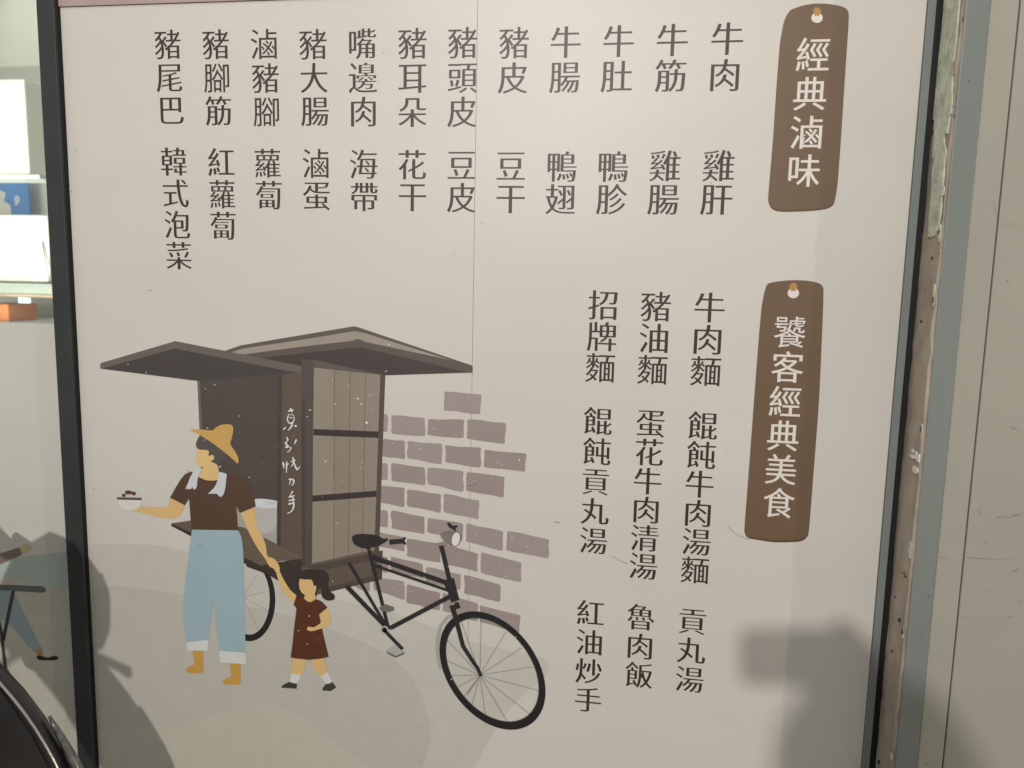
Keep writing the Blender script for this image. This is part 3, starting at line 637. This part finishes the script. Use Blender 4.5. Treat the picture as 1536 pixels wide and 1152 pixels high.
fpart('printed_shoe', [smooth(Z(*zl, [(170,634),(185,628),(218,638),(255,630),(272,640),(255,651),(215,651),(178,648)]))], (52,36,32), 0.00016)
fpart('printed_sleeve', [smooth(Z(*zl, [(-200,200,1),(0,154),(85,128,1),(97,132,1),(102,160,1),(0,206),(-200,260,1)]))], (124,108,96), 0.0002)
fpart('printed_hand', [smooth(Z(*zl, [(93,126),(108,115),(138,117),(144,130),(128,146),(102,150)]))], (190,176,128), 0.00024)
fpart('printed_table_leg', [stroke(Z(*zl, [(62,328),(14,560)]), 5.2), stroke(Z(*zl, [(-40,328),(14,560)]), 5)], (62,62,58), 0.00028)
fpart('printed_table_leg', [stroke(Z(*zl, [(8,545),(26,690),(88,795)]), 5), stroke(Z(*zl, [(-80,705),(42,717)]), 4.5)], (62,62,58), 0.00032)
fpart('printed_table_top', [smooth(Z(*zl, [(-300,292,1),(0,300),(195,308),(212,318),(208,334),(190,337),(0,326),(-300,318,1)]))], (96,98,92), 0.00036)
kid(box('frosted_edge', PX0-0.0112, PX0-0.0006, 0.0035, 0.0052, 0.0, px(100, 800, 0.004).z, mat('frosted_edge', (0.40, 0.47, 0.48), rough=0.4, var=0.04)), win)

# ------------------------------------------------------------------ kitchen seen through the clear pane
M_kw = mat('kitchen_white', (0.80, 0.81, 0.75), rough=0.6, var=0.03, scale=4)
def structure(o): o['kind'] = 'structure'; return o
YB = 1.26
structure(box('kitchen_back_wall', -3.2, 0.3, YB, YB+0.05, 0.0, 3.2, M_kw))
zc_ = px(30, 92, 1.1).z
structure(box('kitchen_ceiling', -3.2, 0.3, 0.03, YB, 2.42, 2.5, mat('kitchen_ceiling', (0.78, 0.82, 0.76), rough=0.7, var=0.03)))
# beam under the ceiling
bm_ = box('ceiling_beam', -3.2, 0.3, 1.05, YB-0.003, px(30, 100, 1.05).z, 2.417, mat('ceiling_beam', (0.80, 0.82, 0.75), rough=0.7, var=0.03), bev=0.004); structure(bm_)
hd = thing('range_hood', 'white boxy metal duct hanging under the kitchen ceiling', 'range hood', (-1.6, 0.8, 1.6))
hx1 = px(41, 200, 0.72).x
kid(box('hood_body', -2.4, hx1, 0.72, 0.86, px(20, 262, 0.72).z, px(20, 118, 0.72).z, M_kw, bev=0.006), hd)
kid(box('hood_lip', -2.4, hx1+0.04, 0.705, 0.80, px(20, 267, 0.70).z, px(20, 262.5, 0.72).z, mat('hood_lip', (0.55, 0.60, 0.54), rough=0.35, var=0.1, metal=0.2), bev=0.003), hd)
pf = thing('pipe_fitting', 'small grey pipe fitting with valve under the beam beside the duct', 'pipe', tuple(px(57, 215, 0.9)))
M_pipe = mat('grey_pipe', (0.36, 0.40, 0.37), rough=0.4, var=0.15)
a = px(60, 150, 0.9); b1 = px(60, 260, 0.9)
kid(tube('pipe', [a, (a+b1)/2, b1], 0.012, M_pipe), pf)
q = px(56, 205, 0.88); kid(tube('valve', [q+Vector((-.03,0,0)), q, q+Vector((.04,0,0))], 0.013, M_pipe), pf)
q = px(54, 216, 0.87); kid(tube('valve_handle', [q+Vector((-.02,-.0,.012)), q, q+Vector((.01,0,-.02))], 0.008, M_pipe), pf)
# blue poster with a white figure
po = thing('blue_poster', 'bright blue poster with a white patch on the kitchen wall', 'poster', tuple(px(20, 320, 1.2)))
kid(box('poster_sheet', -2.3, px(43, 300, 1.2).x, 1.2, 1.206, px(20, 324, 1.2).z, px(20, 262, 1.2).z, mat('poster_blue', (0.10, 0.30, 0.72), rough=0.4, var=0.08)), po)
o = flat('white_patch', [smooth([(-40,330,1),(-40,292),(-5,285),(8,290),(6,302),(15,308),(17,324,1)])], mat('poster_white', (0.8, 0.8, 0.76)), None, 1.198); kid(o, po)
o = flat('small_print', [smooth([(21,297),(26,293),(30,299),(27,306),(23,308),(22,302)])], mat('poster_pale', (0.6, 0.7, 0.82)), None, 1.198); kid(o, po)
# white appliance on a shelf
ap = thing('white_appliance', 'large rounded white appliance standing on the kitchen shelf', 'appliance', tuple(px(20, 425, 0.95)))
ax1 = px(74, 380, 0.92).x; az0 = px(20, 424, 0.92).z; az1 = px(20, 321, 0.92).z
kid(box('appliance_body', -2.3, ax1, 0.92, 1.15, az0, az1, mat('appliance_white', (0.78, 0.79, 0.72), rough=0.3, var=0.02, spec=0.5), bev=0.02), ap)
o = tube('cable', [px(62, 362, 0.915), px(66, 385, 0.914), px(71, 405, 0.914), px(74, 423, 0.914)], 0.003, mat('pale_cable', (0.5, 0.5, 0.58))); kid(o, ap)
sh = thing('kitchen_shelf', 'grey metal shelf with a worn brown lower lip', 'shelf', tuple(px(20, 440, 0.9)))
kid(box('shelf_board', -2.6, -0.6, 0.88, 1.16, px(20, 440, 0.88).z, az0-0.0005, mat('shelf_grey', (0.20, 0.23, 0.20), rough=0.4, var=0.2, scale=12, streak=(.3,1,2)), bev=0.002), sh)
kid(box('shelf_lip', -2.6, -0.6, 0.878, 0.90, px(20, 445, 0.878).z, px(20, 440.6, 0.88).z, mat('shelf_lip', (0.20, 0.15, 0.10), rough=0.6, var=0.3, scale=30, streak=(.3,1,2)), bev=0.001), sh)
o = flat('blue_tape_tag', [[(27,446),(46,447),(46,455),(28,454.5)]], mat('tape_blue', (0.30, 0.48, 0.70)), None, 0.874); kid(o, sh)
ob_ = thing('orange_box', 'small orange box standing under the kitchen shelf', 'box', tuple(px(5, 484, 1.0)))
kid(box('orange_box_body', -2.0, px(12, 470, 1.0).x, 1.0, 1.12, px(6, 482, 1.0).z, px(6, 456, 1.0).z, mat('orange_card', (0.62, 0.20, 0.05), rough=0.5, var=0.1), bev=0.006), ob_)
ct = thing('kitchen_counter', 'white kitchen counter behind the printed film', 'counter', (-1.6, 1.0, 0))
kid(box('counter_top', -2.6, -0.5, 0.86, YB-0.003, px(6, 482, 1.0).z-0.05, px(6, 482, 1.0).z-0.0005, M_kw, bev=0.003), ct)
kid(box('counter_base', -2.58, -0.52, 0.90, YB-0.004, 0.0, px(6, 482, 1.0).z-0.0505, M_kw), ct)

# ------------------------------------------------------------------ pavement
gr = bpy.data.meshes.new('pavement'); gr.from_pydata([(-8,-9,0),(8,-9,0),(8,2,0),(-8,2,0)], [], [(0,1,2,3)])
structure(link('pavement', gr, mat('grey_pavement', (0.16, 0.155, 0.14), rough=0.8, var=0.2, scale=8, bump=0.3, bscale=60)))

# ------------------------------------------------------------------ scooter parked at the window
sc = thing('motor_scooter', 'black motor scooter with a chrome trim line parked against the window', 'scooter', (-1.3, -0.30, 0))
M_sb = mat('scooter_black', (0.014, 0.013, 0.014), rough=0.28, var=0.1, spec=0.5, bump=0.02, bscale=200)
M_chr = mat('chrome', (0.62, 0.57, 0.54), rough=0.2, var=0.08, metal=1.0)
M_rub = mat('tyre_rubber', (0.02, 0.02, 0.02), rough=0.8, bump=0.3)
M_gry = mat('scooter_grey', (0.30, 0.31, 0.28), rough=0.35, var=0.08)
YC = -0.30
def cowl_path(): return [(x+0.02, z+0.045, wy*0.62, th*0.62) for x, z, wy, th in [(-0.965,1.00,0.085,0.075),(-0.905,0.945,0.115,0.06),(-0.845,0.875,0.150,0.055),(-0.79,0.80,0.168,0.055),(-0.75,0.715,0.165,0.060),(-0.725,0.60,0.145,0.065),(-0.715,0.48,0.115,0.065),(-0.72,0.38,0.08,0.05)]]
cp = cowl_path(); secs = []
for i, (x, z, wy, th) in enumerate(cp):
    a_, b_ = cp[max(i-1,0)], cp[min(i+1,len(cp)-1)]; d = Vector((b_[0]-a_[0], 0, b_[1]-a_[1])).normalized()
    secs.append(sect((x, YC, z), (0,1,0), d.cross(Vector((0,1,0))), wy, th, 32, 3.0))
cw = kid(loft('front_cowl', secs, M_sb), sc)
cw.modifiers.new('s', 'SUBSURF').render_levels = 1
def rim(off, yk, lo=1, hi=6):
    out = []
    for i in range(lo, hi):
        x, z, wy, th = cp[i]; a_, b_ = cp[i-1], cp[i+1]; d = Vector((b_[0]-a_[0], 0, b_[1]-a_[1])).normalized(); nrm = d.cross(Vector((0,1,0)))
        if nrm.x < 0: nrm = -nrm
        out.append(Vector((x, YC+wy*yk, z))+nrm*(th*off))
    return out
kid(tube('chrome_trim', rim(0.97, 0.55), 0.0022, M_chr), sc)
kid(tube('chrome_trim', rim(0.97, -0.55), 0.0022, M_chr), sc)
kid(tube('side_reflector', rim(0.80, 0.86, 3, 6), [0.002, 0.009, 0.006], mat('clear_lens', (0.10, 0.10, 0.09), rough=0.18, spec=0.7, var=0.5, scale=80)), sc)
HX = 0.085
hs = []
for k, (x, z, hy, hz) in enumerate(((-1.06,1.03,0.05,0.03),(-1.03,1.05,0.10,0.065),(-0.97,1.065,0.125,0.082),(-0.92,1.06,0.11,0.075),(-0.885,1.05,0.07,0.05))):
    hs.append(sect((x+HX, YC, z), (0,1,0), (0,0,1), hy, hz, 24, 2.4))
kid(loft('headset', hs, M_sb), sc)
kid(loft('headlight', [sect((x+HX, YC, 1.05), (0,1,0), (0,0,1), h, h*.8, 24, 2.2) for x, h in ((-0.90,0.07),(-0.878,0.062),(-0.868,0.035),(-0.866,0.01))], mat('headlight_lens', (0.6,0.6,0.56), rough=0.1, spec=0.8)), sc)
for s in (1, -1):
    kid(tube('handlebar', [(-1.0+HX,YC+s*0.74*.06,1.06),(-1.03+HX,YC+s*0.74*.16,1.075),(-1.06+HX,YC+s*0.74*.21,1.07)], 0.013, M_chr), sc)
    kid(tube('grip', [(-1.055+HX,YC+s*0.74*.20,1.07),(-1.075+HX,YC+s*0.74*.25,1.066),(-1.10+HX,YC+s*0.74*.32,1.06)], [0.017,0.018,0.019], M_rub), sc)
    kid(tube('brake_lever', [(-1.02+HX,YC+s*0.74*.16,1.068),(-0.985+HX,YC+s*0.74*.20,1.062),(-1.02+HX,YC+s*0.74*.27,1.055),(-1.05+HX,YC+s*0.74*.32,1.05)], [0.008,0.007,0.006,0.009], M_gry), sc)
    kid(tube('mirror_stalk', [(-1.03+HX,YC+s*0.74*.15,1.08),(-1.09+HX,YC+s*0.74*.18,1.13),(-1.17+HX,YC+s*0.74*.22,1.185)], 0.006, M_gry), sc)
    kid(loft('mirror', [sect((-1.19+HX+dx, YC+s*0.74*.225, 1.215), (0,1,0), (0,0,1), h, h*.8, 24, 2.3) for dx, h in ((-0.014,0.052),(0.0,0.06),(0.016,0.05),(0.024,0.02))], M_sb), sc)
    kid(tube('turn_signal', [(-0.95+HX,YC+s*.045,1.03),(-0.925+HX,YC+s*.070,1.035),(-0.905+HX,YC+s*.085,1.03),(-0.897+HX,YC+s*.088,1.03)], [0.006,0.006,0.0095,0.004], M_gry), sc)
kid(tube('shadow_stalk', [(-0.86,YC-.02,1.012),(-0.82,YC-.028,0.997),(-0.775,YC-.03,0.982),(-0.752,YC-.03,0.972),(-0.748,YC-.03,0.971)], [0.007,0.007,0.007,0.0085,0.004], M_gry), sc)  # added stalk outside the view, shaped to cast a lever-like shadow on the panel
kid(tube('brake_cable', [(-1.0+HX,YC+.07,1.0),(-0.985+HX,YC+.09,0.94),(-0.995+HX,YC+.10,0.90),(-1.025+HX,YC+.095,0.905),(-1.03+HX,YC+.09,0.93)], 0.005, M_rub), sc)
kid(box('floorboard', -1.22, -0.78, YC-.14, YC+.14, 0.30, 0.36, M_sb, bev=0.02), sc)
bd = [sect((x, YC, z), (0,1,0), (0,0,1), hy, hz, 28, 3) for x, z, hy, hz in ((-1.17,0.48,0.12,0.14),(-1.25,0.53,0.15,0.18),(-1.45,0.56,0.16,0.16),(-1.65,0.62,0.15,0.12),(-1.85,0.68,0.09,0.06))]
kid(loft('rear_body', bd, M_sb), sc)
st = [sect((x, YC, z), (0,1,0), (0,0,1), hy, hz, 28, 3) for x, z, hy, hz in ((-1.15,0.72,0.09,0.025),(-1.22,0.745,0.13,0.045),(-1.42,0.755,0.145,0.05),(-1.62,0.80,0.14,0.055),(-1.80,0.81,0.10,0.035))]
kid(loft('seat', st, M_rub), sc)
def wheel(cx, cz, R_, rr):
    pts = []
    bm = bmesh.new(); n, k = 40, 12; g_ = [[bm.verts.new((cx+(R_-rr+rr*math.cos(2*math.pi*j/k))*math.cos(2*math.pi*i/n), YC+rr*1.05*math.sin(2*math.pi*j/k), cz+(R_-rr+rr*math.cos(2*math.pi*j/k))*math.sin(2*math.pi*i/n))) for j in range(k)] for i in range(n)]
    for i in range(n):
        for j in range(k): bm.faces.new((g_[i][j], g_[(i+1) % n][j], g_[(i+1) % n][(j+1) % k], g_[i][(j+1) % k]))
    bmesh.ops.recalc_face_normals(bm, faces=bm.faces)
    me = bpy.data.meshes.new('tyre'); bm.to_mesh(me); bm.free()
    w_ = kid(link('wheel', me, M_rub), sc)
    h = loft('rim', [sect((cx, YC+y, cz), (1,0,0), (0,0,1), q, q, 32, 2) for y, q in ((-.03,R_-rr*1.9),(-.012,R_-rr*1.6),(.012,R_-rr*1.6),(.03,R_-rr*1.9))], M_gry); h.parent = w_
wheel(-0.62, 0.225, 0.225, 0.05); wheel(-1.62, 0.225, 0.225, 0.055)
fe = [sect((-0.62+0.262*math.cos(t), YC, 0.225+0.262*math.sin(t)), (0,1,0), (math.cos(t),0,math.sin(t)), 0.066, 0.014, 20, 2.6) for t in [math.radians(q) for q in range(15, 166, 15)]]
kid(loft('front_fender', fe, M_sb), sc)
kid(tube('fork', [(-0.715,YC,0.42),(-0.68,YC+.04,0.33),(-0.62,YC+.06,0.225)], 0.018, M_gry), sc)
kid(tube('swing_arm', [(-1.35,YC+.08,0.34),(-1.5,YC+.085,0.28),(-1.62,YC+.08,0.225)], 0.025, M_gry), sc)
kid(tube('centre_stand', [(-1.3,YC+.10,0.32),(-1.36,YC+.14,0.12),(-1.40,YC+.16,0.006)], 0.012, M_gry), sc)

# ------------------------------------------------------------------ photographer and phone (behind the lens; they throw the shadow)
fw = -b                                             # viewing direction
def cp_(dx, dy, dz): return CAM + r*dx + u*dy + fw*dz     # right, up, forward of the lens
ph = tag(loft('mobile_phone', [[cp_(*(Vector((0.047,-0.016,zz))+Vector((x*0.062*k, y*0.029*k, 0)))) for x, y in [(math.copysign(abs(math.cos(t))**.25, math.cos(t)), math.copysign(abs(math.sin(t))**.25, math.sin(t))) for t in [2*math.pi*i/32 for i in range(32)]]] for zz, k in ((-0.004,0.985),(-0.0055,1.0),(-0.0105,1.0),(-0.012,0.985))], mat('phone_shell', (0.02,0.02,0.022), rough=0.3)), 'black phone held sideways in the right hand of the photographer', 'phone')
sk = bpy.data.meshes.new('person'); V = []; E_ = []; RD = []
def node(p, rd, par=None):
    V.append(tuple(p)); RD.append(rd); i = len(V)-1
    if par is not None: E_.append((par, i))
    return i
bx, by, k9 = 0.052, -1.44, 0.905
def nz(x, y, z, rd, par=None): return node((bx+x, by+y, z*k9), rd, par)
pel = nz(0, -.05, 0.95, (0.15, 0.11)); wst = nz(0, -.05, 1.12, (0.13, 0.10), pel); che = nz(0, -.03, 1.33, (0.15, 0.11), wst)
nk = nz(0, -.02, 1.47, (0.055, 0.055), che); nk2 = nz(0, .0, 1.53, (0.055, 0.06), nk); hd1 = nz(0, .02, 1.61, (0.072, 0.088), nk2); hd2 = nz(0, .02, 1.68, (0.078, 0.095), hd1); nz(0, .01, 1.735, (0.055, 0.062), hd2)
nz(0, .125, 1.615, (0.013, 0.013), hd1)
for s_ in (1, -1):
    nz(s_*.085, .0, 1.62, (0.016, 0.022), hd1)
    hip = nz(s_*.09, -.05, 0.88, (0.09, 0.09), pel); kn = nz(s_*.11, -.03, 0.48, (0.06, 0.06), hip); an = nz(s_*.12, -.05, 0.09, (0.04, 0.045), kn); fo = nz(s_*.13, .04, 0.045, (0.04, 0.032), an); nz(s_*.135, .12, 0.035, (0.035, 0.022), fo)
ls = nz(-.17, -.03, 1.39, (0.055, 0.055), che); le = nz(-.21, -.06, 1.12, (0.042, 0.042), ls); lw = nz(-.20, .03, 0.88, (0.028, 0.03), le); lp = nz(-.20, .05, 0.80, (0.022, 0.04), lw)
for k in range(4): f1 = nz(-.20+.005*k, .02+.022*k, 0.74, (0.009, 0.009), lp); nz(-.195, .025+.02*k, 0.69+.005*abs(k-1.5), (0.008, 0.008), f1)
t1 = nz(-.195, .10, 0.77, (0.010, 0.010), lp); nz(-.19, .115, 0.73, (0.009, 0.009), t1)
rs = nz(.17, -.03, 1.39, (0.058, 0.058), che); re = nz(.23, .12, 1.17, (0.048, 0.048), rs)
fm = node(cp_(0.165, -0.19, -0.11), (0.040, 0.040), re); rw = node(cp_(0.118, -0.112, -0.05), (0.032, 0.032), fm)
rp = node(cp_(0.098, -0.062, -0.036), (0.026, 0.040), rw)
for k in range(4):                                   # fingers come round the lower edge and lie on the lens side of the phone
    xx = 0.128-0.022*k
    f1 = node(cp_(xx, -0.062, -0.008), (0.0100, 0.0100), rp); f2 = node(cp_(xx-.003, -0.034, 0.006), (0.0095, 0.0095), f1); node(cp_(xx-.008, -0.008+.006*(k % 2), 0.006), (0.0085, 0.0085), f2)
t1 = node(cp_(0.108, -0.028, -0.034), (0.017, 0.017), rp); t2 = node(cp_(0.094, 0.004, -0.027), (0.014, 0.014), t1); node(cp_(0.074, 0.023, -0.020), (0.011, 0.011), t2)
sk.from_pydata(V, E_, []); pe = link('person', sk, mat('dark_clothes', (0.05, 0.055, 0.07), rough=0.8))
tag(pe, 'standing person in dark clothes lifting a phone towards the menu', 'person')
pe.modifiers.new('skin', 'SKIN'); sv = sk.skin_vertices
if not sv: bpy.context.view_layer.objects.active = pe; pe.select_set(True); bpy.ops.mesh.customdata_skin_add()
for v, rd in zip(sk.skin_vertices[0].data, RD): v.radius = rd
sk.skin_vertices[0].data[0].use_root = True
ss = pe.modifiers.new('sub', 'SUBSURF'); ss.levels = 1; ss.render_levels = 2
